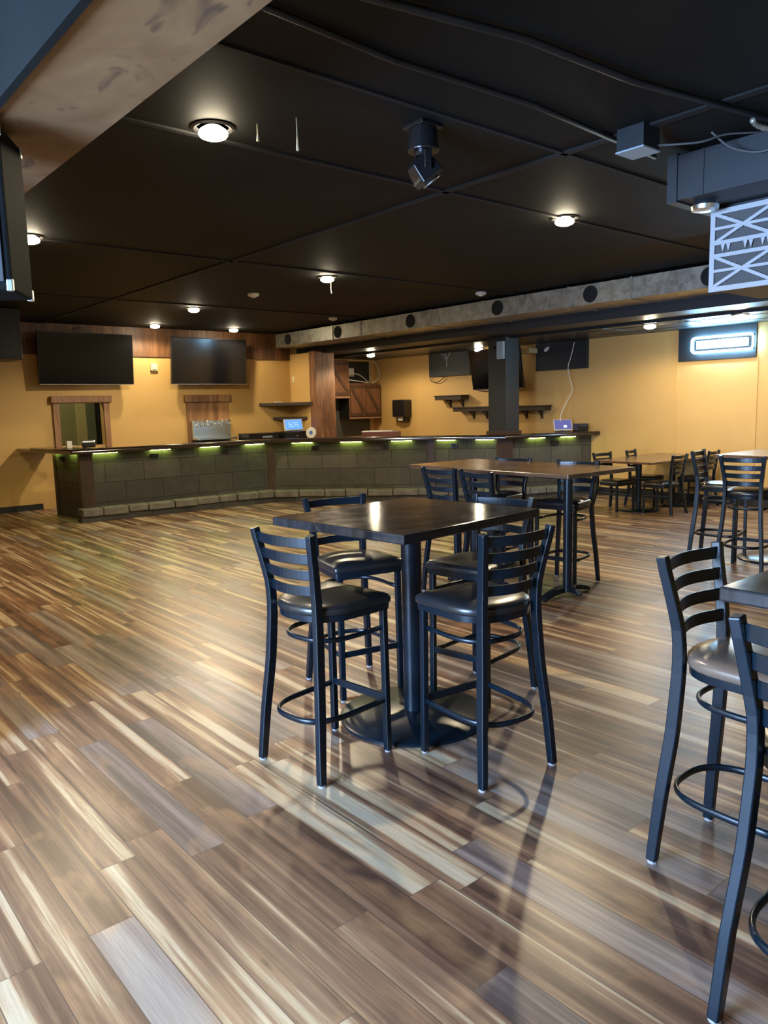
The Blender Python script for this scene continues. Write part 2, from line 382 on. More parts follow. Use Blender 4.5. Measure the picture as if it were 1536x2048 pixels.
# room seen through the service opening
b = MB(); b.box(3.2, 15.9, 0, 7.4, 16.0, 3.0); b.box(3.1, YW+0.14, 0, 3.2, 16.0, 3.0); b.box(7.4, YW+0.14, 0, 7.5, 16.0, 3.0); b.box(3.1, YW+0.14, 3.0, 7.5, 16.0, 3.1)
struct(b.build('wall_storeroom', 'room_wall'))
wall_box('trim_2', 5.33, 15.86, 0, 5.52, 15.9, 2.95, m_='olive_trim')
wall_box('trim_3', 5.52, 15.84, 0, 5.70, 15.9, 2.95, m_='grey_green')
wall_box('door_1', 5.70, 15.85, 0, 6.05, 15.9, 2.2, m_='dark_hole')
wall_box('trim_4', 6.05, 15.84, 0, 6.5, 15.9, 2.95, m_='grey_green')
l = bpy.data.lights.new('storeroom_lamp', 'POINT'); l.energy = 26; l.color = (1.0, 0.95, 0.62); l.shadow_soft_size = 0.1
lo = bpy.data.objects.new('storeroom_lamp', l); lo.location = (4.1, 14.9, 2.7); C.objects.link(lo)
# baseboards
wall_box('baseboard_back', XL, YW-0.015, 0, 3.92, YW, 0.10, m_='black_paint')
wall_box('baseboard_right', XW-0.018, YF, 0, XW, 7.72, 0.13, m_='black_paint')
# panel battens of the right wall
for i, y in enumerate((6.24, 5.01)):
    wall_box('trim_%d' % (5+i), XW-0.012, y-0.012, 0.13, XW, y+0.012, 2.17, m_='wall')
# ceiling board joints (battens) and wood band under the back ceiling
for i, bb in enumerate([(XL, 7.18, 9.2, 7.22), (XL, 10.40, 9.2, 10.44), (XL, 4.06, 9.2, 4.10), (XL, 3.03, 6.0, 3.06), (4.08, YF, 4.14, YW)]):
    wall_box('trim_%d' % (7+i), bb[0], bb[1], CZ-0.012, bb[2], bb[3], CZ, m_='dark_hole')
struct(MB().box(3.55, YW-0.03, 2.61, 9.06, YW, CZ).build('trim_12', 'wood'))
# low ceiling grid bars
b = MB()
for y in (3.0, 4.22, 5.44, 6.66): b.box(9.92, y-0.012, LZ-0.006, XW, y+0.012, LZ)
for x in (10.2, 10.81): b.box(x-0.012, 2.0, LZ-0.006, x+0.012, 7.3, LZ)
struct(b.build('trim_13', 'slate_paint'))
# window in the left wall behind the camera
w = thing('window_1', '', ''); del w['label']; del w['category']; struct(w)
b = MB()
for y in (0.9, 1.75, 2.6, 3.45): b.box(XL-0.12, y, 0.62, XL-0.04, y+0.05, 2.58)
for z in (0.62, 2.53): b.box(XL-0.12, 0.9, z, XL-0.04, 3.5, z+0.05)
b.build('window_frame', 'black_paint', w)
MB().box(XL-0.09, 0.92, 0.64, XL-0.08, 3.48, 2.56).build('window_pane', 'glass', w)

# ------------------------------------------------------------------ brown beam overhead
struct(MB().box(0.86, YF, 2.72, 1.265, YW, CZ).build('trim_14', 'beam'))
struct(MB().box(0.835, YF, 2.70, 0.862, YW, CZ).build('trim_15', 'beam_side'))

# ------------------------------------------------------------------ bar counter
BP = [(3.85, 12.65), (3.95, 11.6), (7.15, 11.5), (9.05, 9.42), (9.75, 8.42), (11.345, 7.8)]
bar = thing('bar_counter', 'long angled bar counter faced with grey stone tile, green lights under its edge', 'bar', (3.95, 11.6, 0))
O = Vector((3.95, 11.6, 0))
leds = {0: [(-0.02, 0.2), (0.6, 0.86)], 1: [(0.14, 0.5), (1.02, 1.35), (1.87, 2.21), (2.69, 3.05)], 2: [(0.4, 0.76), (1.26, 1.62), (2.14, 2.49)],
        3: [(0.11, 0.42), (0.77, 1.07)], 4: [(0.47, 0.77), (1.08, 1.37)]}
outs = {0: [(0.27, 0.35)], 1: [(1.03, 1.15), (2.26, 2.38)], 2: [(0.74, 0.86), (1.97, 2.09)], 3: [(0.35, 0.45)], 4: [(0.91, 1.05)]}
for i in range(5):
    a = Vector((*BP[i], 0)); c = Vector((*BP[i+1], 0)); d = c - a; L = d.length; ang = math.atan2(d.y, d.x)
    loc = a - O
    MB().box(0, 0, 0, L, 0.10, 1.02).build('tile_panel', 'tile', bar, loc=loc, rotz=ang)
    for u0, u1 in leds[i]:
        u0 = max(u0, 0.03)
        MB().box(u0, -0.046, 1.007, u1, -0.032, 1.014).build('led_strip', 'led', bar, loc=loc, rotz=ang)
    for u0, u1 in outs[i]:
        o = MB().box(u0, -0.035, 0.885, u1, 0.0, 0.955).build('outlet_box', 'black_plastic', bar, 0.004, loc=loc, rotz=ang)
        MB().box(u0+0.02, -0.038, 0.90, u1-0.02, -0.034, 0.94).build('socket', 'dark_hole', o)
# wooden posts at the corners
for (px, py), ang, wd in zip([(3.865, 12.62), (3.97, 11.58), (7.15, 11.5), (9.05, 9.42), (9.76, 8.40)], (R(-84), R(-5), R(-25), R(-51), R(-40)), (0.07, 0.19, 0.13, 0.13, 0.26)):
    MB().box(-wd/2, -0.035, 0, wd/2, 0.09, 1.02).build('post', 'post', bar, 0.004, loc=Vector((px, py, 0)) - O, rotz=ang)
# stone foot ledge: rough caps on a recessed base
def offset_poly(pts, d):
    out = []
    for i, p in enumerate(pts):
        p = Vector(p)
        ns = []
        if i > 0: t = (p - Vector(pts[i-1])).normalized(); ns.append(Vector((t.y, -t.x)))
        if i < len(pts)-1: t = (Vector(pts[i+1]) - p).normalized(); ns.append(Vector((t.y, -t.x)))
        n = sum(ns, Vector((0, 0))).normalized(); k = d / max(0.3, n.dot(ns[0])); out.append(p + n * k)
    return out
front = [(3.80, 11.60)] + BP[2:]
inner = offset_poly(front, 0.0)
lb, lc = offset_poly(front, 0.20), offset_poly(front, 0.26)
b = MB(); b.prism([tuple(p - O.xy) for p in inner] + [tuple(p - O.xy) for p in lb[::-1]], 0, 0.10); b.build('ledge_base', 'tile', bar)
rnd = random.Random(3)
b = MB()
for i in range(len(front)-1):
    p0, p1, q0, q1 = inner[i], inner[i+1], lc[i], lc[i+1]; L = (q1-q0).length; t = 0.0
    while t < L - 0.01:
        ln = min(rnd.uniform(0.26, 0.46), L - t)
        if L - t - ln < 0.12: ln = L - t
        a0, a1 = (t + 0.006)/L, (t + ln - 0.006)/L; jut = rnd.uniform(-0.015, 0.012); bot = rnd.uniform(0.085, 0.105)
        dn = (q0 - p0).normalized() * jut
        quad = [p0.lerp(p1, a0), p0.lerp(p1, a1), q0.lerp(q1, a1) + dn, q0.lerp(q1, a0) + dn]
        b.prism([tuple(v - O.xy) for v in quad], bot, 0.20 + rnd.uniform(-0.006, 0.006)); t += ln
b.build('ledge_cap', 'stone', bar, 0.012)
# counter top (continuous, rounded dark rail)
tp = [(3.72, 12.72)] + BP[1:5] + [(11.345, 7.8)]
tp[1] = (3.86, 11.5)
outer = offset_poly(tp, 0.20); inn = offset_poly(tp, -0.42)
outer[-1].x = 11.345; inn[-1].x = 11.345
outer[0].y = inn[0].y = 12.78
bt = tag(MB().prism([tuple(p) for p in outer] + [tuple(p) for p in inn[::-1]], 1.022, 1.075).build('worktop', 'bartop', bevel=0.018, segs=3),
    'glossy dark brown wooden bar top running in angled sections along the whole bar', 'worktop')
rail = [Vector((p.x, p.y, 1.078)) for p in offset_poly(tp, 0.165)]; rail[-1].x = 11.33
rail[0].y = 12.74
r = MB().sweep(rail, 0.075, 0.035, round_n=12).build('rail_moulding', 'bartop', bt, smooth=True)
fl = thing('counter_flap', 'thin dark flap bridging the gap between bar end and back wall', 'counter flap', (3.75, 12.8, 1.03))
MB().box(-0.18, 0.0, 0.0, 0.35, 0.86, 0.032).build('flap_board', 'bartop', fl, 0.01)
MB().cyl((0.1, -0.005), 0.012, 0.0, 0.03, 12).build('hinge', 'steel', fl)

# black pillar standing at the bar corner
pl = thing('bar_pillar', 'square black pillar rising from the bar top to the beam', 'pillar', (9.93, 8.56, 1.075))
MB().box(-0.17, -0.19, 0, 0.17, 0.19, 1.622).build('shaft', 'slate_paint', pl, 0.004)
MB().box(-0.20, -0.22, 0, 0.20, 0.22, 0.07).build('base_trim', 'post', pl, 0.006)
al = thing('alarm_box', 'pale grey upright box mounted high on the black pillar', 'alarm box', (9.74, 8.44, 2.32))
MB().box(-0.06, -0.075, 0, 0.0, 0.06, 0.29).build('housing', 'pale', al, 0.01)
MB().lathe([(0.045, 0), (0.05, 0.02), (0.03, 0.035), (0, 0.036)], mtx=Matrix.Translation((0.01, 0.14, 0.17)) @ Matrix.Rotation(R(-90), 4, 'Y')).build('horn', 'black_plastic', al, smooth='auto')

# ------------------------------------------------------------------ stools
def stool_mesh(root, seat_h, top_h, vinyl, ring=True):
    k = seat_h - 0.77                                             # height shift relative to bar stool
    fr = seat_h - 0.056
    zs = ([0, 0.25, 0.48, fr, fr+0.12, top_h-0.1, top_h] if ring else [0, 0.16, 0.30, fr, fr+0.12, top_h-0.1, top_h])
    ys = [-0.245, -0.224, -0.200, -0.188, -0.192, -0.222, -0.245]
    if not ring: ys = [-0.25, -0.225, -0.202, -0.19, -0.195, -0.225, -0.25]
    xs = [0.203, 0.187, 0.165, 0.153, 0.154, 0.174, 0.188]
    def interp(z, arr):
        for i in range(len(zs)-1):
            if z <= zs[i+1]: u = (z-zs[i])/(zs[i+1]-zs[i]); return arr[i]*(1-u)+arr[i+1]*u
        return arr[-1]
    for s in (-1, 1):                                             # rear legs continue up as back posts
        n = 22; pts = []; 
        for i in range(n+1):
            z = top_h * i / n
            # smoothed profile
            y = sum(interp(min(max(z+dz, 0), top_h), ys) for dz in (-0.06, -0.03, 0, 0.03, 0.06)) / 5
            pts.append((s*interp(z, xs), y, max(z, 0.008)))
        wv = [0.031 + 0.012*(0.3 + 0.7*math.sin(PI*min(1, i/n*1.1))) for i in range(n+1)]
        lg = MB().sweep(pts, 0.031, wv, ref=(0, 1, 0)).build('leg', 'metal', root, 0.004)
        MB().cyl((s*0.203, -0.242), 0.017, 0, 0.010, 10).build('glide', 'glide', lg)
    for s in (-1, 1):
        lg = MB().sweep([(s*0.182, 0.19, 0.008), (s*0.178, 0.185, fr)], 0.030, 0.030, ref=(0, 1, 0)).build('leg', 'metal', root, 0.004)
        MB().cyl((s*0.182, 0.19), 0.014, 0, 0.010, 10).build('glide', 'glide', lg)
    # ladder slats
    for i in range(4):
        z = top_h - 0.037 - i*0.072; yb = interp(z, ys); n = 12; hw = interp(z, xs) - 0.004
        pts = [(-hw + 2*hw*j/n, yb + 0.006 - 0.036*math.sin(PI*j/n), z) for j in range(n+1)]
        MB().sweep(pts, 0.010, 0.044).build('back_slat', 'metal', root, 0.003)
    # seat frame and cushion
    def outline(sc, dz, front=0.0):
        P_ = []
        P_ += [(0.205, -0.02)] + [(0.212, 0.10), (0.214, 0.185)] + arc(0.192, 0.190, 0.022, 0, PI/2, 4) 
        P_ += [(0.10, 0.218), (0, 0.220), (-0.10, 0.218)] + arc(-0.192, 0.190, 0.022, PI/2, PI, 4) + [(-0.214, 0.185), (-0.212, 0.10), (-0.205, -0.02)]
        for j in range(1, 14):
            a = PI + PI*j/14; P_.append((0.205*math.copysign(abs(math.cos(a))**0.86, math.cos(a)), -0.02 + 0.186*math.copysign(abs(math.sin(a))**0.86, math.sin(a))))
        return [(x*sc, y*sc if True else y, dz) for x, y in P_]
    MB().rings([outline(0.965, fr-0.024), outline(0.975, fr), outline(0.975, fr+0.004)]).build('seat_frame', 'metal', root, smooth='auto')
    z = fr
    cush = [(0.975, 0.004), (1.0, 0.010), (1.007, 0.022), (0.998, 0.034), (0.965, 0.043), (0.87, 0.052), (0.67, 0.058), (0.40, 0.061), (0.15, 0.062)]
    MB().rings([outline(s_, z+dz) for s_, dz in cush]).build('seat_cushion', vinyl, root, smooth=True)
    def hoop(zh, wx, yr, w_, h_, name):
        rx = interp(zh, xs) - 0.012
        n = 20; pts = [(wx, 0.185, zh), (wx, 0.10, zh), (wx, 0.02, zh)]
        for j in range(1, n):
            a = PI*j/n; e = 0.72
            u = abs(math.sin(a))**e; pts.append(((wx*(1-u)+rx*u)*math.copysign(abs(math.cos(a))**e, math.cos(a)), -0.02 - yr*u, zh))
        pts += [(-wx, 0.02, zh), (-wx, 0.10, zh), (-wx, 0.185, zh)]
        MB().sweep(pts, w_, h_, round_n=10).build(name, 'metal', root, smooth=True)
    if ring:
        hoop(0.255, 0.180, 0.215, 0.018, 0.027, 'foot_ring')
        hoop(0.60, 0.172, 0.145, 0.016, 0.023, 'brace_ring')
        MB().cb((0, 0.188, 0.262), (0.34, 0.016, 0.034)).build('footrest_bar', 'metal', root, 0.003)
    else:
        for s in (-1, 1):
            MB().sweep([(s*0.18, 0.187, 0.26), (s*0.165, -0.21, 0.27)], 0.014, 0.022).build('stretcher', 'metal', root, 0.003)
    return root

G = 'black ladder-back bar stools'
T1c = (2.58, 2.87); T1r = R(4.5)
def stool_at(p, face): # face = direction the stool looks along, degrees from +X ; local +y is front
    return (p[0], p[1], 0), R(face - 90)
loc, rz = stool_at((1.972, 2.755), 6)
s0 = thing('bar_stool', 'black ladder-back bar stool on the left side of the marbled square table', 'bar stool', loc, rz, G)
stool_mesh(s0, 0.77, 1.085, 'vinyl')
def put(p, face, label): 
    loc, rz = stool_at(p, face); return dup(s0, loc, rz, label, G)
put((2.455, 2.255), 83, 'bar stool with its back to the viewer, near right side of marbled table')
put((2.615, 3.37), 258, 'bar stool behind the marbled table, its top slat showing above it')
put((3.04, 2.80), 187, 'bar stool on the right side of the marbled square table, with worn dark seat')
put((4.69, 4.55), 0, 'bar stool at the far left of the long wooden high table, slats toward the viewer')
put((4.65, 4.065), -8, 'second bar stool from the left at the long wooden table, partly behind its neighbour')
put((5.49, 4.03), 190, 'far-side bar stool of the long wooden table, beside its right column')
put((5.50, 4.80), 186, 'far-side bar stool of the long wooden table, seen past a nearer blue-lit stool back')
put((7.47, 3.60), 281, 'bar stool turned sideways at the right high table, in front of the low dining chairs')
put((7.066, 3.147), 7.5, 'bar stool with its back to the viewer at the high table on the right edge')
put((2.491, 1.06), 270, 'near right bar stool with seat glare painted tan at the corner of the dark table')
put((2.02, 0.622), 0, 'nearest bar stool cut off by the right edge of the photo')
for o in list(C.objects):
    if o.get('label', '').startswith('near right bar stool'):
        for ch in o.children:
            if ch.name.startswith('seat_cushion'):
                ch.data = ch.data.copy(); ch.data.materials[0] = M['glare_vinyl']; ch['label'] = 'black vinyl seat cushion with tan glare painted in'

# ------------------------------------------------------------------ tables
def disc_base(root, c, r, col_r, h, thick=0.02):
    MB().lathe([(r, 0.0), (r, thick*0.6), (r-0.01, thick), (col_r+0.05, thick+0.014), (col_r+0.01, thick+0.02), (0, thick+0.02)], (c[0], c[1], 0), 48).build('base_disc', 'metal', root, smooth='auto')
    MB().cyl(c, col_r, thick+0.01, h, 32).build('column', 'metal', root, smooth='auto')
    MB().cb((c[0], c[1], h-0.008), (0.42, 0.42, 0.016)).build('mounting_plate', 'metal', root)
t1 = thing('pub_table', 'square high table with worn black marbled top on a round disc base', 'table', (*T1c, 0), T1r)
MB().cb((0, 0, 1.038), (1.02, 0.92, 0.044)).build('table_top', 'dark_top', t1, 0.007)
disc_base(t1, (-0.03, -0.05), 0.385, 0.052, 1.016)
t2 = thing('pub_table', 'long high table with a glossy brown wooden top and two cross-foot bases', 'table', (5.275, 4.42, 0), R(-1.5))
MB().cb((0, 0, 1.033), (0.90, 1.86, 0.034)).build('table_top', 'long_top', t2, 0.006)
for yy in (-0.66, 0.42):
    MB().cyl((-0.10, yy), 0.038, 0.06, 1.016, 24).build('column', 'metal', t2, smooth='auto')
    b = MB(); b.cyl((-0.10, yy), 0.07, 0.045, 0.085, 20)
    for s in (-1, 1):
        b.sweep([(-0.10, yy, 0.062), (-0.12+s*0.15, yy, 0.058), (-0.12+s*0.27, yy, 0.03), (-0.12+s*0.30, yy, 0.012)], [0.055, 0.06, 0.06, 0.05], [0.04, 0.045, 0.035, 0.02])
        b.sweep([(-0.10, yy, 0.062), (-0.10, yy+s*0.10, 0.05), (-0.10, yy+s*0.14, 0.025)], [0.05, 0.05, 0.04], [0.035, 0.03, 0.02])
    b.build('cross_foot', 'metal', t2, 0.004)
    MB().cb((-0.10, yy, 1.008), (0.5, 0.3, 0.016)).build('mounting_plate', 'metal', t2)
t3 = thing('dining_table', 'low dining table against the right wall with a pale reflecting wooden top', 'table', (10.42, 6.03, 0))
MB().cb((0, 0, 0.735), (1.84, 0.94, 0.03)).build('table_top', 'low_top', t3, 0.005)
disc_base(t3, (-0.39, 0.04), 0.30, 0.04, 0.72); disc_base(t3, (0.42, -0.04), 0.30, 0.04, 0.72)
t4 = thing('pub_table', 'high table at the right edge with a pale glare on its top and disc base', 'table', (7.86, 3.17, 0))
MB().cb((0, 0, 1.033), (1.0, 0.94, 0.034)).build('table_top', 'low_top', t4, 0.005)
disc_base(t4, (-0.08, -0.0), 0.36, 0.045, 1.016)
t5 = thing('pub_table', 'near dark high table whose corner juts in at the right edge', 'table', (2.67, 0.52, 0), R(0))
MB().cb((0, 0, 1.035), (1.06, 1.02, 0.044)).build('table_top', 'dark_top', t5, 0.007)
disc_base(t5, (0.15, -0.1), 0.36, 0.052, 1.016)

# dining chairs
GC = 'black ladder-back dining chairs'
c0 = thing('dining_chair', 'leftmost dining chair behind the low table by the right wall', 'chair', (9.765, 6.30, 0), R(173.5), GC)
stool_mesh(c0, 0.465, 0.85, 'vinyl', ring=False)
dup(c0, (10.55, 6.265, 0), R(192), 'dining chair behind the low table, second from the bar', GC)
dup(c0, (9.88, 5.60, 0), R(0), 'dining chair with slats toward the viewer at the near side of the low table', GC)
dup(c0, (10.86, 5.62, 0), R(6), 'dining chair near the right wall, mostly hidden behind a sideways bar stool', GC)

# ------------------------------------------------------------------ lamps
def lamp_builder(name, label, pos, ceil, power, group, src=None):
    if src is None:
        r = thing(name, label, 'ceiling light', (pos[0], pos[1], ceil), 0, group)
        MB().lathe([(0.115, 0.0), (0.12, -0.006), (0.105, -0.014), (0.088, -0.006), (0.086, 0.0)], n=28).build('trim_ring', 'black_plastic', r, smooth='auto')
        MB().lathe([(0.045, 0.0), (0.072, -0.018), (0.080, -0.038), (0.070, -0.052), (0.04, -0.064), (0.0, -0.068)], n=28).build('bulb', 'bulb', r, smooth=True)
    else: r = dup(src, (pos[0], pos[1], ceil), 0, label, group)
    l = bpy.data.lights.new('lamp_light', 'SPOT'); l.energy = power; l.color = LAMP_COL; l.shadow_soft_size = 0.045
    l.spot_size = R(170); l.spot_blend = 0.35
    o = bpy.data.objects.new('lamp_light', l); o.location = (pos[0], pos[1], ceil-0.125); C.objects.link(o)
    return r
GL = 'flood bulbs in the black ceiling'
lp = lamp_builder('ceiling_lamp', 'biggest and nearest flood bulb on the black ceiling, left of the mounted stage light', (2.17, 3.93), CZ, LAMP_W, GL)
for p, lab in [((2.13, 7.15), 'small flood bulb at the left edge beside the hanging black cabinet'),
               ((5.52, 7.46), 'flood bulb in the middle of the black ceiling with a pull chain below it'),
               ((5.44, 10.72), 'flood bulb above the gap between the two wall televisions, nearer of the small ones'),
               ((5.86, 13.05), 'farthest small flood bulb, right in front of the wood band between the televisions'),
               ((7.42, 13.05), 'flood bulb just above the right one of the two back wall televisions'),
               ((5.50, 4.07), 'bright flood bulb on the black ceiling right of the mounted stage light')]:
    lamp_builder('ceiling_lamp', lab, p, CZ, LAMP_W if p[1] < 12 else LAMP_W*0.42, GL, lp)
for p, lab in [((9.98, 12.1), 'flood bulb of the low ceiling above the wooden cabinet'), ((11.0, 10.1), 'flood bulb of the low ceiling left of the black pillar'),
               ((10.05, 5.96), 'flood bulb of the low ceiling left of the glowing sign'), ((10.03, 4.68), 'flood bulb of the low ceiling right above the glowing sign')]:
    lamp_builder('ceiling_lamp', lab, p, LZ, LOW_LAMP_W, GL, lp)
# lamps of the part of the room behind the camera
ch = tag(MB().sweep([(5.64, 7.56, CZ), (5.645, 7.56, CZ-0.06), (5.64, 7.555, CZ-0.12), (5.65, 7.56, CZ-0.17)], 0.009, 0.009, round_n=6).build('pull_chain', 'cream', smooth=True), 'short pale pull chain hanging below the middle flood bulb', 'pull chain')
for nm, p, h, lab in (('sealant_drip', (2.34, 3.75), 0.09, 'short pale drip hanging from the ceiling right of the nearest bulb'), ('sealant_drip', (2.46, 3.55), 0.17, 'longer pale drip hanging from the ceiling, right one of the pair')):
    tag(MB().lathe([(0.004, 0), (0.003, -h*0.5), (0.007, -h*0.85), (0.009, -h*0.95), (0.0, -h)], (*p, CZ), 10).build(nm, 'cream', smooth=True), lab, 'drip')
for p, z, lab in (((5.47, 9.05), CZ, 'round white smoke detector on the black ceiling left of the middle bulb'), ((8.05, 10.75), CZ, 'small round ceiling detector above the duct near its far end'), ((8.08, 7.37), CZ, 'small round ceiling detector above the duct near the middle')):
    d = thing('smoke_detector', lab, 'smoke detector', (*p, z))
    MB().lathe([(0.075, 0), (0.078, -0.02), (0.06, -0.038), (0.0, -0.042)], n=24).build('housing', 'white', d, smooth='auto')
    MB().lathe([(0.03, -0.040), (0.028, -0.052), (0, -0.053)], n=16).build('sensor_cap', 'white', d, smooth='auto')

# ------------------------------------------------------------------ duct along the beam
du = thing('air_duct', 'long square galvanised air duct with round black outlets under the ceiling', 'duct', (8.58, 0, 2.84))
MB().box(0, -1.5, 0, 0.66, 13.40, 0.255).build('duct_body', 'duct', du, 0.004)
for y in (13.38, 13.12, 11.48, 10.66, 8.88, 7.80, 6.28, 5.35, 3.6, 1.8):
    MB().box(-0.012, y-0.012, -0.012, 0.672, y+0.012, 0.262).build('flange', 'duct', du)
for y in (12.97, 11.33, 9.37, 7.51, 5.94, 4.36, 2.7):
    MB().lathe([(0.105, 0), (0.105, 0.010), (0.09, 0.014), (0.0, 0.012)], n=28, mtx=Matrix.Translation((0, y, 0.125)) @ Matrix.Rotation(R(-90), 4, 'Y')).build('outlet_hole', 'dark_hole', du, smooth='auto')
MB().cyl((0.1, 10.0), 0.014, -0.04, 0.0, 10).build('drain_plug', 'duct', du)

# second duct with the return filter, near right
d2 = thing('air_handler_duct', 'blue-grey painted duct section at the upper right', 'duct', (4.65, 2.66, 2.83))
MB().box(0, -4.0, 0, 1.2, 0, 0.27).build('duct_body', 'slate_paint', d2, 0.004)
MB().box(-0.012, -0.07, -0.01, 1.21, -0.005, 0.28).build('flange', 'slate_paint', d2)
MB().box(-0.006, -0.24, -0.004, 0.0, -0.232, 0.27).build('seam_strip', 'black_paint', d2)
pb = thing('return_air_box', 'brown-grey box under the painted duct that holds the white filter', 'air box', (5.025, 2.53, 2.30))
MB().box(0, -1.9, 0.0, 0.7, 0.0, 0.529).build('box_body', 'slate_paint', pb, 0.004)
cl = tag(MB().lathe([(0.06, 0), (0.085, -0.025), (0.08, -0.05), (0.0, -0.055)], (4.83, 2.50, 2.829), 24).build('round_damper', 'steel', smooth='auto'), 'shiny round damper between the painted duct and the filter', 'damper')
fi = thing('air_filter', 'white lattice-faced pleated air filter at the right edge', 'air filter', (5.0, 2.54, 2.29))
# lattice in the Y-Z plane, Y from 0 to -1.24 ; two 0.62 panels
_k = [0]
def bar_yz(b, p, q, w=0.022, t=0.012):
    _k[0] += 1; e = -0.0007*(_k[0] % 9)
    b.sweep([(e, *p), (e, *q)], w, t, ref=(1, 0, 0))
b = MB()
PW, PP = 0.80, 0.39
for y0 in (0.0, -PW):
    for p, q in [((y0-0.012, 0), (y0-0.012, 0.51)), ((y0-PW+0.012, 0), (y0-PW+0.012, 0.51)), ((y0, 0.016), (y0-PW, 0.016)), ((y0, 0.498), (y0-PW, 0.498))]: bar_yz(b, p, q, 0.032, 0.014)
    for z in (0.130, 0.225, 0.305, 0.395): bar_yz(b, (y0, z), (y0-PW, z), 0.018 if z in (0.13, 0.395) else 0.024)
    for z0, z1 in ((0.03, 0.225), (0.305, 0.49)):
        for k in range(2):
            a = y0 - 0.02 - (PP-0.01)*k; c = a - PP + 0.01
            bar_yz(b, (a, z0), (c, z1), 0.020); bar_yz(b, (a, z1), (c, z0), 0.020)
    for k in range(20):
        yy = y0 - 0.03 - k*0.036
        if rnd.random() < 0.6:
            v = [b.bm.verts.new(Vector(q)) for q in ((-0.004, yy, 0.300), (-0.004, yy-0.030, 0.300), (-0.004, yy-0.015, 0.245), (0.002, yy, 0.300), (0.002, yy-0.030, 0.300), (0.002, yy-0.015, 0.245))]
            for f in ((0,1,2), (3,5,4), (0,3,4,1), (1,4,5,2), (2,5,3,0)): b.bm.faces.new([v[i] for i in f])
b.build('lattice_frame', 'filter_white', fi)
rr = []
b = MB(); n = 100; pts = []
for i in range(n+1):
    y = -0.01 - 1.58*i/n; x = 0.006 if i % 2 else 0.018
    pts.append((x, y))
poly = pts + [(0.022, -1.59), (0.022, -0.01)]
b.prism(poly, 0.01, 0.505); b.build('pleated_media', 'filter_media', fi)

# electrical bits on the ceiling at the upper right
eb = thing('junction_box', 'blue-grey junction box on the ceiling left of the painted duct', 'junction box', (4.02, 2.45, 3.0))
MB().box(0, 0, 0, 0.17, 0.17, 0.129).build('housing', 'slate_paint', eb, 0.004)
MB().box(-0.004, -0.004, -0.004, 0.174, 0.174, 0.004).build('cover_plate', 'pale', eb)
b = MB(); b.sweep([(1.30, 2.62, CZ-0.02), (2.4, 2.69, CZ-0.02), (3.3, 2.64, CZ-0.02), (4.6, 2.72, CZ-0.02)], 0.03, 0.03, round_n=8)
tag(b.build('conduit_pipe', 'black_paint', smooth=True), 'black conduit pipe along the ceiling ending near the junction box', 'pipe')
b = MB(); b.sweep([(1.4, 2.45, CZ-0.03), (2.7, 2.19, CZ-0.03), (3.45, 2.15, CZ-0.03), (4.6, 1.95, CZ-0.03)], 0.035, 0.035, round_n=8)
tag(b.build('conduit_pipe', 'black_paint', smooth=True), 'black conduit pipe nearest the top of the photo, sagging to the right', 'pipe')
b = MB()
pts = [(4.3 + 0.9*i/60, 1.98 - 0.25*i/60 + 0.02*math.sin(i*0.3), CZ-0.07 - 0.03*math.sin(i*0.12)) for i in range(61)]
b.sweep(pts, [0.034 if i % 2 else 0.026 for i in range(61)], [0.034 if i % 2 else 0.026 for i in range(61)], round_n=8)
tag(b.build('flexible_conduit', 'duct', smooth=True), 'ribbed flexible conduit above the painted duct', 'conduit')
for pts, lab in [([(4.15, 2.48, 3.03), (4.35, 2.30, 3.04), (4.5, 2.22, 3.09), (4.75, 2.10, 3.12)], 'grey cable running up from the junction box'),
                 ([(4.45, 2.28, 3.11), (4.55, 2.2, 3.02), (4.62, 2.05, 2.98), (4.60, 1.9, 3.03), (4.58, 1.8, 3.11)], 'grey cable loop hanging before the painted duct')]:
    P_ = [Vector(p) for p in pts]; sm = []
    for i in range(len(P_)-1):
        for k in range(6):
            t = k/6; p0, p1, p2, p3 = P_[max(i-1, 0)], P_[i], P_[i+1], P_[min(i+2, len(P_)-1)]
            sm.append(0.5*((2*p1)+(-p0+p2)*t+(2*p0-5*p1+4*p2-p3)*t*t+(-p0+3*p1-3*p2+p3)*t**3))
    sm.append(P_[-1])
    tag(MB().sweep(sm, 0.012, 0.012, round_n=6).build('ceiling_cable', 'filter_media', smooth=True), lab, 'cable')

# stage light hanging in the middle
sl = thing('stage_light', 'black moving stage light hanging from the ceiling between two bulbs', 'stage light', (3.07, 3.22, CZ))
MB().cb((0, 0, -0.012), (0.16, 0.16, 0.024)).build('mounting_plate', 'black_plastic', sl, 0.004)
MB().cyl((0, 0), 0.088, -0.145, -0.02, 28, r1=0.080).build('motor_base', 'black_plastic', sl, 0.008)
MB().cyl((0, 0), 0.05, -0.17, -0.145, 20).build('swivel', 'black_plastic', sl)
Rz = Matrix.Rotation(R(-25), 4, 'Z')
for q in (-1, 1):
    MB().box(-0.02, q*0.078-0.007, -0.25, 0.02, q*0.078+0.007, -0.155, Rz).build('yoke_arm', 'black_plastic', sl, 0.004)
Rm = Matrix.Translation((0, 0, -0.238)) @ Rz @ Matrix.Rotation(R(-38), 4, 'Y')
rr_ = []
for hw, z in ((0.035, 0.070), (0.058, 0.052), (0.066, 0.0), (0.070, -0.050), (0.064, -0.066)):
    rr_.append([Rm @ Vector((hw*sx, hw*sy, z)) for sx, sy in ((-1, -0.9), (-0.9, -1), (0.9, -1), (1, -0.9), (1, 0.9), (0.9, 1), (-0.9, 1), (-1, 0.9))])
hd = MB().rings(rr_).build('head', 'black_plastic', sl, 0.006)
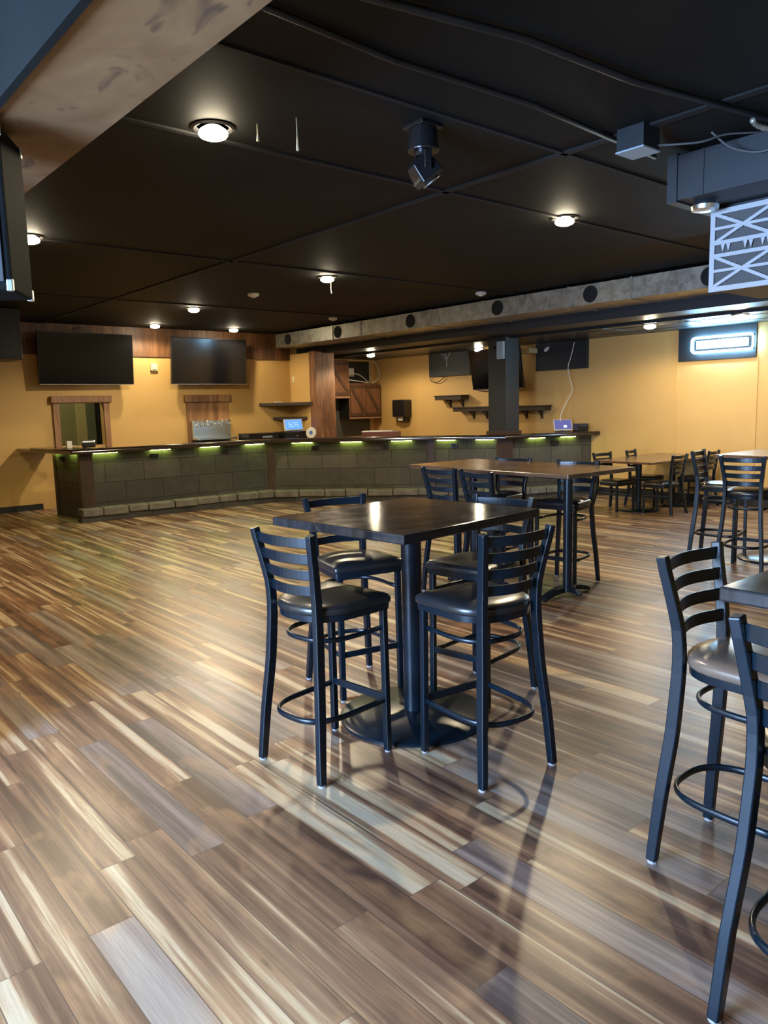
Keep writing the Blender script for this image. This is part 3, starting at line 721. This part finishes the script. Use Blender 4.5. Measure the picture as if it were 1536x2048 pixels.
MB().lathe([(0.050, -0.060), (0.056, -0.078), (0.050, -0.080), (0.042, -0.070), (0.0, -0.066)], n=24, mtx=Rm).build('lens_ring', 'steel', hd, smooth='auto')
MB().sweep([Rm @ Vector((-0.071, -0.05, -0.03)), Rm @ Vector((-0.071, 0.05, -0.03))], 0.006, 0.02).build('status_strip', 'steel', hd)

# hanging black cabinets at left
sp = thing('hanging_speaker', 'tall black speaker cabinet hanging at the left edge beside the brown beam', 'speaker', (0.793, 3.40, 2.075), R(-30))
MB().box(-0.175, -0.15, 0, 0.175, 0.15, 0.60).build('cabinet', 'speaker_black', sp, 0.010)
for z in (0.0, 0.60):
    for sx in (-1, 1):
        for sy in (-1, 1):
            MB().cb((sx*0.166, sy*0.141, z + (0.018 if z == 0 else -0.018)), (0.024, 0.024, 0.045)).build('corner_guard', 'steel', sp, 0.004)
MB().box(-0.15, -0.158, 0.03, 0.15, -0.150, 0.57).build('grille', 'slate_paint', sp, 0.003)
MB().box(-0.04, -0.04, 0.595, 0.04, 0.04, 0.625).build('bracket', 'metal', sp)
s2 = thing('hanging_speaker', 'black box hanging high against the far left part of the back wall', 'speaker', (2.95, 12.2, 2.40), R(0))
MB().box(-0.5, -0.3, 0, 0.36, 0.3, 0.72).build('cabinet', 'black_paint', s2, 0.01)
MB().box(-0.46, -0.312, 0.04, 0.32, -0.30, 0.68).build('grille', 'black_plastic', s2)

# ------------------------------------------------------------------ televisions
def tv(label, loc, rotz, w, h, tilt, legmount=0.2):
    r = thing('television', label, 'television', loc, rotz)   # local: screen faces -y, centred, wall at +y
    T = Matrix.Rotation(R(tilt), 4, 'X')
    MB().box(-w/2, -0.025, -h/2, w/2, 0.035, h/2, T).build('cabinet', 'bezel', r, 0.005)
    MB().box(-w/2+0.012, -0.029, -h/2+0.02, w/2-0.012, -0.024, h/2-0.012, T).build('screen', 'screen', r)
    MB().box(-w/2, -0.031, -h/2, w/2, -0.025, -h/2+0.008, T).build('silver_strip', 'silver', r)
    b = MB(); b.box(-0.2, 0.03, -0.12, 0.2, 0.06, 0.12, T); b.box(-0.06, 0.05, -0.06, 0.06, legmount, 0.06); b.box(-0.2, legmount-0.02, -0.15, 0.2, legmount, 0.15); b.build('wall_mount', 'metal', r)
    return r
tv('left one of the two large televisions on the back wall', (4.76, 13.41, 2.535), R(1), 1.62, 0.87, 5, 0.25)
tv('right one of the two large televisions on the back wall', (7.08, 13.42, 2.535), R(0), 1.57, 0.86, 5, 0.24)
tv('television on the right wall half hidden behind the black pillar', (11.05, 9.72, 2.25), R(-90), 1.24, 0.76, 10, 0.28)
tag(MB().sweep([(4.60, 13.60, 3.02), (4.68, 13.52, 3.07), (4.80, 13.50, 3.06), (4.90, 13.55, 3.02)], 0.015, 0.015, round_n=6).build('tv_cable', 'filter_media', smooth=True), 'grey cable looping above the left television', 'cable')

# dark boards high on the right wall
for i, (y0, y1, z0, lab) in enumerate(((10.62, 11.78, 2.19, 'black painted board high on the right wall, left of the television'), (7.87, 8.97, 2.17, 'black painted board high on the right wall between pillar and sign'), (5.03, 6.22, 2.175, 'dark board carrying the glowing sign on the right wall'))):
    tag(MB().box(XW-0.06 if i < 2 else XW-0.03, y0, z0, XW-0.001, y1, LZ-0.002).build('wall_board', 'slate_paint', bevel=0.003), lab, 'wall board')
# neon sign
ns = thing('neon_sign', 'glowing blue-white rounded rectangular neon sign on the right wall', 'neon sign', (11.27, 5.515, 2.40), R(-90))
def rrect(w, h, r, n=8):
    P_ = []
    for cx, cz, a0 in ((w/2-r, h/2-r, 0), (-w/2+r, h/2-r, PI/2), (-w/2+r, -h/2+r, PI), (w/2-r, -h/2+r, 3*PI/2)):
        P_ += [(cx + r*math.cos(a0+PI/2*k/n), cz + r*math.sin(a0+PI/2*k/n)) for k in range(n+1)]
    return P_
MB().box(-0.46, 0.015, -0.11, 0.46, 0.03, 0.11).build('backing', 'black_plastic', ns, 0.005)
MB().sweep([(x, 0, z) for x, z in rrect(0.92, 0.215, 0.05)], 0.030, 0.030, ref=(0, 1, 0), round_n=8, closed=True).build('border_tube', 'neon', ns, smooth=True)
b = MB(); n = 44; top, bot = [], []
for i in range(n+1):
    x = -0.385 + 0.77*i/n; top.append((x, 0.058 + 0.004*math.sin(i*1.7))); bot.append((x, -0.058 + 0.006*abs(math.sin(i*0.9)) ))
ring0 = [(x, 0.002, z) for x, z in bot + top[::-1]]; ring1 = [(x, 0.012, z) for x, z in bot + top[::-1]]
b.rings([ring0, ring1]); b.build('lit_panel', 'neon_letters', ns)

# ------------------------------------------------------------------ back wall things
so = thing('service_opening_frame', 'reddish wooden frame with thick lintel round the opening in the back wall', 'window frame', (4.685, YW, 0))
MB().box(-0.385-0.10, -0.05, 1.0, -0.385, 0.0, 1.80).build('jamb', 'wood_frame', so, 0.004)
MB().box(0.385, -0.05, 1.0, 0.385+0.10, 0.0, 1.80).build('jamb', 'wood_frame', so, 0.004)
MB().box(-0.525, -0.10, 1.795, 0.525, 0.0, 1.915).build('lintel', 'wood_frame', so, 0.012)
tb = thing('tap_backboard', 'wooden plank backboard with a lintel behind the beer taps', 'backboard', (7.11, YW-0.003, 0))
MB().box(-0.45, -0.03, 1.0, 0.45, 0.0, 1.79).build('planks', 'tap_wood', tb, 0.003)
MB().box(-0.49, -0.08, 1.775, 0.49, 0.0, 1.91).build('lintel', 'tap_wood', tb, 0.006)
tt = thing('beer_tap_station', 'stainless steel beer tap panel with a row of chrome faucets', 'beer taps', (7.12, YW-0.036, 1.07))
MB().box(-0.41, -0.10, 0.0, 0.41, 0.0, 0.345).build('steel_panel', 'steel', tt, 0.02)
MB().box(-0.41, -0.30, -0.02, 0.43, 0.0, 0.015).build('drip_tray', 'steel', tt, 0.006)
for k in range(10):
    x = -0.365 + k*0.081
    f = MB().sweep([(x, -0.10, 0.285), (x, -0.15, 0.285), (x, -0.17, 0.27), (x, -0.175, 0.225)], 0.024, 0.024, ref=(1, 0, 0), round_n=8).build('faucet', 'chrome', tt, smooth=True)
    MB().lathe([(0.008, 0), (0.012, 0.02), (0.015, 0.055), (0.0, 0.06)], (x, -0.155, 0.295), 10).build('handle', 'chrome', f, smooth=True)
bc = thing('back_counter', 'dark counter along the back wall under the beer taps', 'counter', (6.4, 13.0, 0))
MB().box(0, 0.06, 0, 2.64, 0.66, 0.96).build('cabinet_body', 'black_paint', bc); MB().box(2.1, -0.45, 0, 2.62, 0.06, 0.96).build('cabinet_body', 'black_paint', bc)
MB().prism([(-0.02, 0.0), (2.05, 0.0), (2.05, -0.5), (2.62, -0.5), (2.62, -0.07), (2.65, -0.07), (2.65, 0.67), (-0.02, 0.67)], 0.96, 1.0).build('counter_top', 'bartop', bc, 0.005)
ex = thing('wall_sensor', 'small cream box on the back wall between the televisions', 'sensor', (6.055, YW, 2.36))
MB().box(-0.065, -0.06, 0, 0.065, 0, 0.13).build('housing', 'cream', ex, 0.008)
MB().box(-0.04, -0.064, 0.015, 0.04, -0.058, 0.03).build('vent_slot', 'filter_media', ex)
sw = thing('light_switch', 'pale switch plate on the short wall beside the wooden column', 'switch', (9.06, 13.55, 2.15))
MB().box(-0.008, -0.04, 0, 0, 0.04, 0.12).build('plate', 'cream', sw, 0.002); MB().box(-0.016, -0.01, 0.045, -0.006, 0.01, 0.075).build('toggle', 'cream', sw)
# corner shelves
for z, xa, yb, lab in ((1.67, 8.28, 12.80, 'upper corner shelf of dark wood above the till'), (1.375, 8.60, 13.08, 'lower corner shelf of dark wood behind the till')):
    tag(MB().prism([(xa, YW-0.001), (9.059, yb), (9.059, YW-0.001)], z, z+0.06).build('corner_shelf', 'shelf', bevel=0.003), lab, 'shelf')
tag(MB().cb((8.62, 13.50, 1.7415), (0.16, 0.06, 0.022)).build('folded_cloth', 'white', bevel=0.009), 'small white cloth lying on the upper corner shelf', 'cloth')
# till
cd = thing('cash_drawer', 'flat black cash drawer at the left of the till', 'cash drawer', (7.98, 13.22, 1.0))
MB().box(-0.36, -0.20, 0, 0.34, 0.2, 0.125).build('drawer_box', 'black_plastic', cd, 0.006)
MB().box(-0.37, -0.21, 0.125, 0.35, 0.21, 0.14).build('drawer_lid', 'shelf', cd, 0.003); MB().box(-0.05, -0.206, 0.05, 0.17, -0.199, 0.085).build('paper_label', 'pale', cd)
ct = thing('cash_drawer', 'taller black cash drawer carrying the blue till screen', 'cash drawer', (8.64, 13.10, 1.0))
MB().box(-0.27, -0.20, 0, 0.26, 0.2, 0.15).build('drawer_box', 'black_plastic', ct, 0.008); MB().cyl((0.02, -0.205), 0.012, 0.05, 0.075, 10).build('lock', 'steel', ct)
ps = thing('till_screen', 'tilted till touchscreen showing a bright blue menu', 'till', (8.70, 13.08, 1.15), R(-6))
T = Matrix.Translation((0, 0, 0.12)) @ Matrix.Rotation(R(-15), 4, 'X')
MB().box(-0.215, -0.012, -0.115, 0.215, 0.012, 0.125, T).build('frame', 'white', ps, 0.008)
sc_ = MB().box(-0.19, -0.016, -0.085, 0.185, -0.011, 0.108, T).build('screen', 'blue_screen', ps)
b = MB()
for i in range(5):
    for j in range(3):
        if (i + j) % 4 != 3: b.box(-0.10 + i*0.045, -0.019, -0.03 + j*0.035, -0.085 + i*0.045, -0.015, -0.02 + j*0.035, T)
b.build('menu_icons', 'icon', sc_)
MB().box(-0.10, -0.03, 0, 0.10, 0.09, 0.02).build('stand_foot', 'black_plastic', ps); MB().box(-0.04, 0.01, 0.01, 0.04, 0.04, 0.12).build('stand_neck', 'black_plastic', ps)
pd = thing('round_plaque', 'white round plaque with a blue mark leaning by the till', 'plaque', (8.84, 12.66, 1.0))
Tm = Matrix.Translation((0, 0, 0.115)) @ Matrix.Rotation(R(-58), 4, 'Z') @ Matrix.Rotation(R(82), 4, 'X')
MB().lathe([(0.105, 0), (0.112, 0.008), (0.105, 0.016), (0.0, 0.018)], n=32, mtx=Tm).build('disc', 'white', pd, smooth='auto')
MB().lathe([(0.04, 0.018), (0.038, 0.0205), (0.0, 0.021)], n=20, mtx=Tm).build('blue_mark', 'blue_paint', pd, smooth='auto')

# cabinets and backsplash behind the column
tag(MB().box(9.52, YW-0.014, 0.95, 11.20, YW-0.001, 1.95).build('tile_backsplash', 'slate_tile'), 'dark tiled backsplash under the wall cabinets', 'backsplash')
tag(MB().box(9.52, YW-0.02, 2.12, 11.20, YW-0.001, 2.62).build('wall_board', 'black_paint'), 'black board above the two-door cabinet behind the cables', 'wall board')
def barn_door(root, x0, x1, z0, z1, y, flip=False):
    d = MB().box(x0, y-0.02, z0, x1, y, z1).build('door', 'cabinet', root, 0.003)
    w = 0.075
    for zz in (z1-w, z0): MB().box(x0, y-0.034, zz, x1, y-0.02, zz+w).build('cross_rail', 'cabinet_dark', d, 0.002)
    a, c = ((x0+0.03, z1-w), (x1-0.03, z0+w))
    if flip: a, c = ((x0+0.03, z0+w), (x1-0.03, z1-w))
    MB().sweep([(a[0], y-0.030, a[1]), (c[0], y-0.030, c[1])], 0.07, 0.014, ref=(0, 1, 0)).build('diagonal_brace', 'cabinet_dark', d, 0.002)
cb = thing('wall_cabinet', 'two-door wooden wall cabinet with diagonal braces below the loose cables', 'cabinet', (10.32, 13.30, 1.35))
MB().box(0, 0, 0, 0.90, 0.36, 0.77).build('carcass', 'cabinet', cb, 0.004); MB().box(-0.004, 0.002, 0.0, 0.0, 0.36, 0.77).build('side_panel', 'black_paint', cb)
MB().box(0, -0.012, 0, 0.90, 0.0, 0.03).build('bottom_rail', 'wood_frame', cb)
barn_door(cb, 0.035, 0.445, 0.05, 0.74, 0.0); barn_door(cb, 0.455, 0.865, 0.05, 0.74, 0.0)
ca = thing('wall_cabinet', 'single-door wooden wall cabinet set higher beside the rustic column', 'cabinet', (9.55, 13.26, 1.80))
MB().box(0, 0, 0, 0.76, 0.40, 0.82).build('carcass', 'cabinet', ca, 0.004)
MB().box(0, -0.014, 0, 0.76, 0.0, 0.045).build('bottom_rail', 'wood_frame', ca); barn_door(ca, 0.22, 0.74, 0.05, 0.78, 0.0)
ro = thing('wifi_router', 'rounded white router on the black board above the cabinet', 'router', (10.66, 13.645, 2.28))
MB().box(-0.075, -0.035, 0, 0.075, 0.0, 0.19).build('housing', 'white', ro, 0.02, segs=4); MB().box(-0.02, -0.038, 0.03, 0.02, -0.034, 0.036).build('status_light', 'filter_media', ro)
def catmull(P_, k=8):
    P_ = [Vector(p) for p in P_]; sm = []
    for i in range(len(P_)-1):
        for j in range(k):
            t = j/k; p0, p1, p2, p3 = P_[max(i-1, 0)], P_[i], P_[i+1], P_[min(i+2, len(P_)-1)]
            sm.append(0.5*((2*p1)+(-p0+p2)*t+(2*p0-5*p1+4*p2-p3)*t*t+(-p0+3*p1-3*p2+p3)*t**3))
    return sm + [P_[-1]]
def cable(name, pts, r, m_, label): return tag(MB().sweep(catmull(pts), r*2, r*2, round_n=6).build(name, m_, smooth=True), label, 'cable')
cable('white_cable', [(10.30, 13.52, 2.24), (10.45, 13.45, 2.34), (10.68, 13.42, 2.32), (10.85, 13.42, 2.24), (11.0, 13.45, 2.14)], 0.010, 'white', 'white cable curving over the two-door cabinet from the left')
cable('white_cable', [(10.30, 13.5, 2.23), (10.55, 13.44, 2.19), (10.8, 13.42, 2.16), (10.98, 13.44, 2.135)], 0.010, 'white', 'lower white cable lying on the two-door cabinet')
cable('white_cable', [(11.10, 13.45, 2.135), (11.28, 13.43, 2.22), (11.30, 13.42, 2.38), (11.22, 13.42, 2.55), (11.12, 13.44, 2.62)], 0.010, 'white', 'white cable looping up to the ceiling right of the router')
cable('grey_cable', [(11.05, 13.5, 2.135), (11.12, 13.5, 2.3), (11.10, 13.5, 2.5), (11.08, 13.5, 2.62)], 0.008, 'pale', 'grey cable rising straight from the cabinet to the ceiling')

# right wall things behind the bar
td = thing('towel_dispenser', 'black paper towel dispenser on the yellow wall with a white towel end', 'towel dispenser', (XW, 12.60, 1.36))
MB().box(-0.22, -0.20, 0, 0, 0.22, 0.38).build('housing', 'black_plastic', td, 0.035, segs=4)
MB().box(-0.13, -0.13, -0.10, -0.02, 0.17, 0.01).build('paper_slot', 'black_plastic', td, 0.015); MB().box(-0.16, -0.06, -0.075, -0.14, 0.09, -0.005).build('paper_towel', 'white', td)
def wall_shelf(label, y0, y1, z, ys):
    r = thing('wall_shelf', label, 'shelf', (XW, (y0+y1)/2, z)); h = (y1-y0)/2
    MB().box(-0.25, -h-0.02, 0.07, 0, h+0.02, 0.095).build('board', 'shelf', r, 0.003)
    MB().box(-0.235, -h, 0, -0.0, h, 0.07).build('apron', 'shelf', r, 0.003)
    for y in ys:
        b = MB(); b.box(-0.15, y-(y0+y1)/2-0.012, -0.02, 0, y-(y0+y1)/2+0.012, 0.0); b.box(-0.025, y-(y0+y1)/2-0.02, -0.15, 0, y-(y0+y1)/2+0.02, 0.0)
        b.sweep([(-0.13, y-(y0+y1)/2, -0.01), (-0.01, y-(y0+y1)/2, -0.13)], 0.012, 0.016, ref=(0, 1, 0)); b.build('bracket', 'post', r, 0.002)
wall_shelf('short dark shelf on the right wall, higher and left of the long one', 10.70, 11.44, 1.70, (10.85, 11.2))
wall_shelf('long dark shelf on the right wall running behind the black pillar', 8.66, 10.92, 1.46, (8.86, 9.22, 10.2, 10.55))
cable('white_cable', [(11.25, 8.10, 2.62), (11.22, 8.14, 2.4), (11.2, 8.19, 2.2), (11.18, 8.14, 2.0), (11.2, 8.10, 1.8), (11.15, 8.18, 1.6), (11.05, 8.22, 1.40), (11.0, 8.2, 1.2)], 0.008, 'white', 'long white cable hanging from the low ceiling down to the tablet')
cable('black_cable', [(11.30, 11.75, 2.18), (11.28, 11.68, 2.09), (11.28, 11.5, 2.08), (11.29, 11.32, 2.17)], 0.008, 'black_paint', 'black cable drooping below the left black wall board')
cable('black_cable', [(11.12, 10.30, 1.89), (11.12, 10.15, 1.85), (11.12, 9.95, 1.84), (11.12, 9.8, 1.89)], 0.010, 'black_paint', 'dark cable bundle drooping under the pillar television')
tag(MB().box(11.05, 8.93, 2.49, 11.3, 9.30, 2.58).build('projector_box', 'cream', bevel=0.01), 'cream box up by the low ceiling right behind the black pillar', 'box')
tag(MB().lathe([(0.03, 0), (0.035, 0.05), (0.02, 0.10), (0, 0.10)], n=14, mtx=Matrix.Translation((11.262, 8.74, 2.52)) @ Matrix.Rotation(R(55), 4, 'X')).build('spot_fixture', 'white', smooth='auto'), 'small white spot fixture on the board right of the pillar', 'spot light')
b = MB()
b.sweep([(10.95, 10.95, 2.62), (10.95, 10.92, 2.52), (10.96, 10.92, 2.36)], 0.02, 0.02, round_n=8); b.sweep([(10.95, 11.06, 2.62), (10.95, 10.94, 2.50)], 0.018, 0.018, round_n=8); b.sweep([(10.95, 10.82, 2.62), (10.95, 10.92, 2.50)], 0.018, 0.018, round_n=8)
tag(b.build('forked_hanger', 'filter_white'), 'pale forked strip dangling from the low ceiling left of the pillar bulb', 'hanger')

# things on the bar
tbx = thing('card_reader', 'black card machine at the left end of the bar', 'card reader', (4.25, 12.2, 1.0765), R(-15))
MB().box(-0.10, -0.10, 0, 0.10, 0.10, 0.07).build('base', 'black_plastic', tbx, 0.02); MB().box(-0.10, -0.07, 0.06, 0.10, 0.08, 0.11, Matrix.Rotation(R(-8), 4, 'X')).build('keypad_head', 'steel', tbx, 0.015)
wb = thing('power_adapter', 'small white adapter box standing at the left end of the bar', 'adapter', (4.0, 12.35, 1.0765))
MB().box(-0.04, -0.03, 0, 0.04, 0.03, 0.11).build('housing', 'white', wb, 0.006); MB().sweep(catmull([(0.04, 0, 0.03), (0.10, -0.02, 0.03), (0.16, -0.06, 0.012)]), 0.012, 0.012, round_n=6).build('cord', 'white', wb)
rb = thing('serving_box', 'flat reddish-brown box with a white lid edge on the middle of the bar', 'box', (8.78, 10.36, 1.0765), R(-48))
MB().box(-0.36, -0.16, 0, 0.30, 0.16, 0.085).build('box_body', 'red_box', rb, 0.004); MB().box(-0.36, -0.17, 0.085, 0.18, 0.17, 0.10).build('lid', 'white', rb, 0.003)
tb2 = thing('order_tablet', 'order tablet tilted on a stand at the right end of the bar', 'tablet', (11.02, 8.16, 1.0765), R(-42))
T = Matrix.Translation((0, 0, 0.13)) @ Matrix.Rotation(R(-35), 4, 'X')
MB().box(-0.16, -0.008, -0.11, 0.16, 0.008, 0.11, T).build('tablet_case', 'white', tb2, 0.006)
s_ = MB().box(-0.145, -0.012, -0.095, 0.145, -0.007, 0.098, T).build('screen', 'violet_screen', tb2); MB().box(0.01, -0.015, -0.06, 0.06, -0.011, -0.02, T).build('icon', 'icon', s_)
MB().box(-0.12, -0.06, 0, 0.12, 0.14, 0.025).build('stand_base', 'black_plastic', tb2, 0.008); MB().box(-0.03, 0.03, 0.02, 0.03, 0.09, 0.17).build('stand_arm', 'black_plastic', tb2)
pr_ = thing('receipt_printer', 'black receipt printer beside the order tablet', 'printer', (11.17, 7.90, 1.0765), R(-30))
MB().box(-0.10, -0.10, 0, 0.10, 0.10, 0.15).build('housing', 'black_plastic', pr_, 0.012); MB().box(-0.07, -0.105, 0.11, 0.07, -0.09, 0.118).build('paper_slot', 'filter_media', pr_)
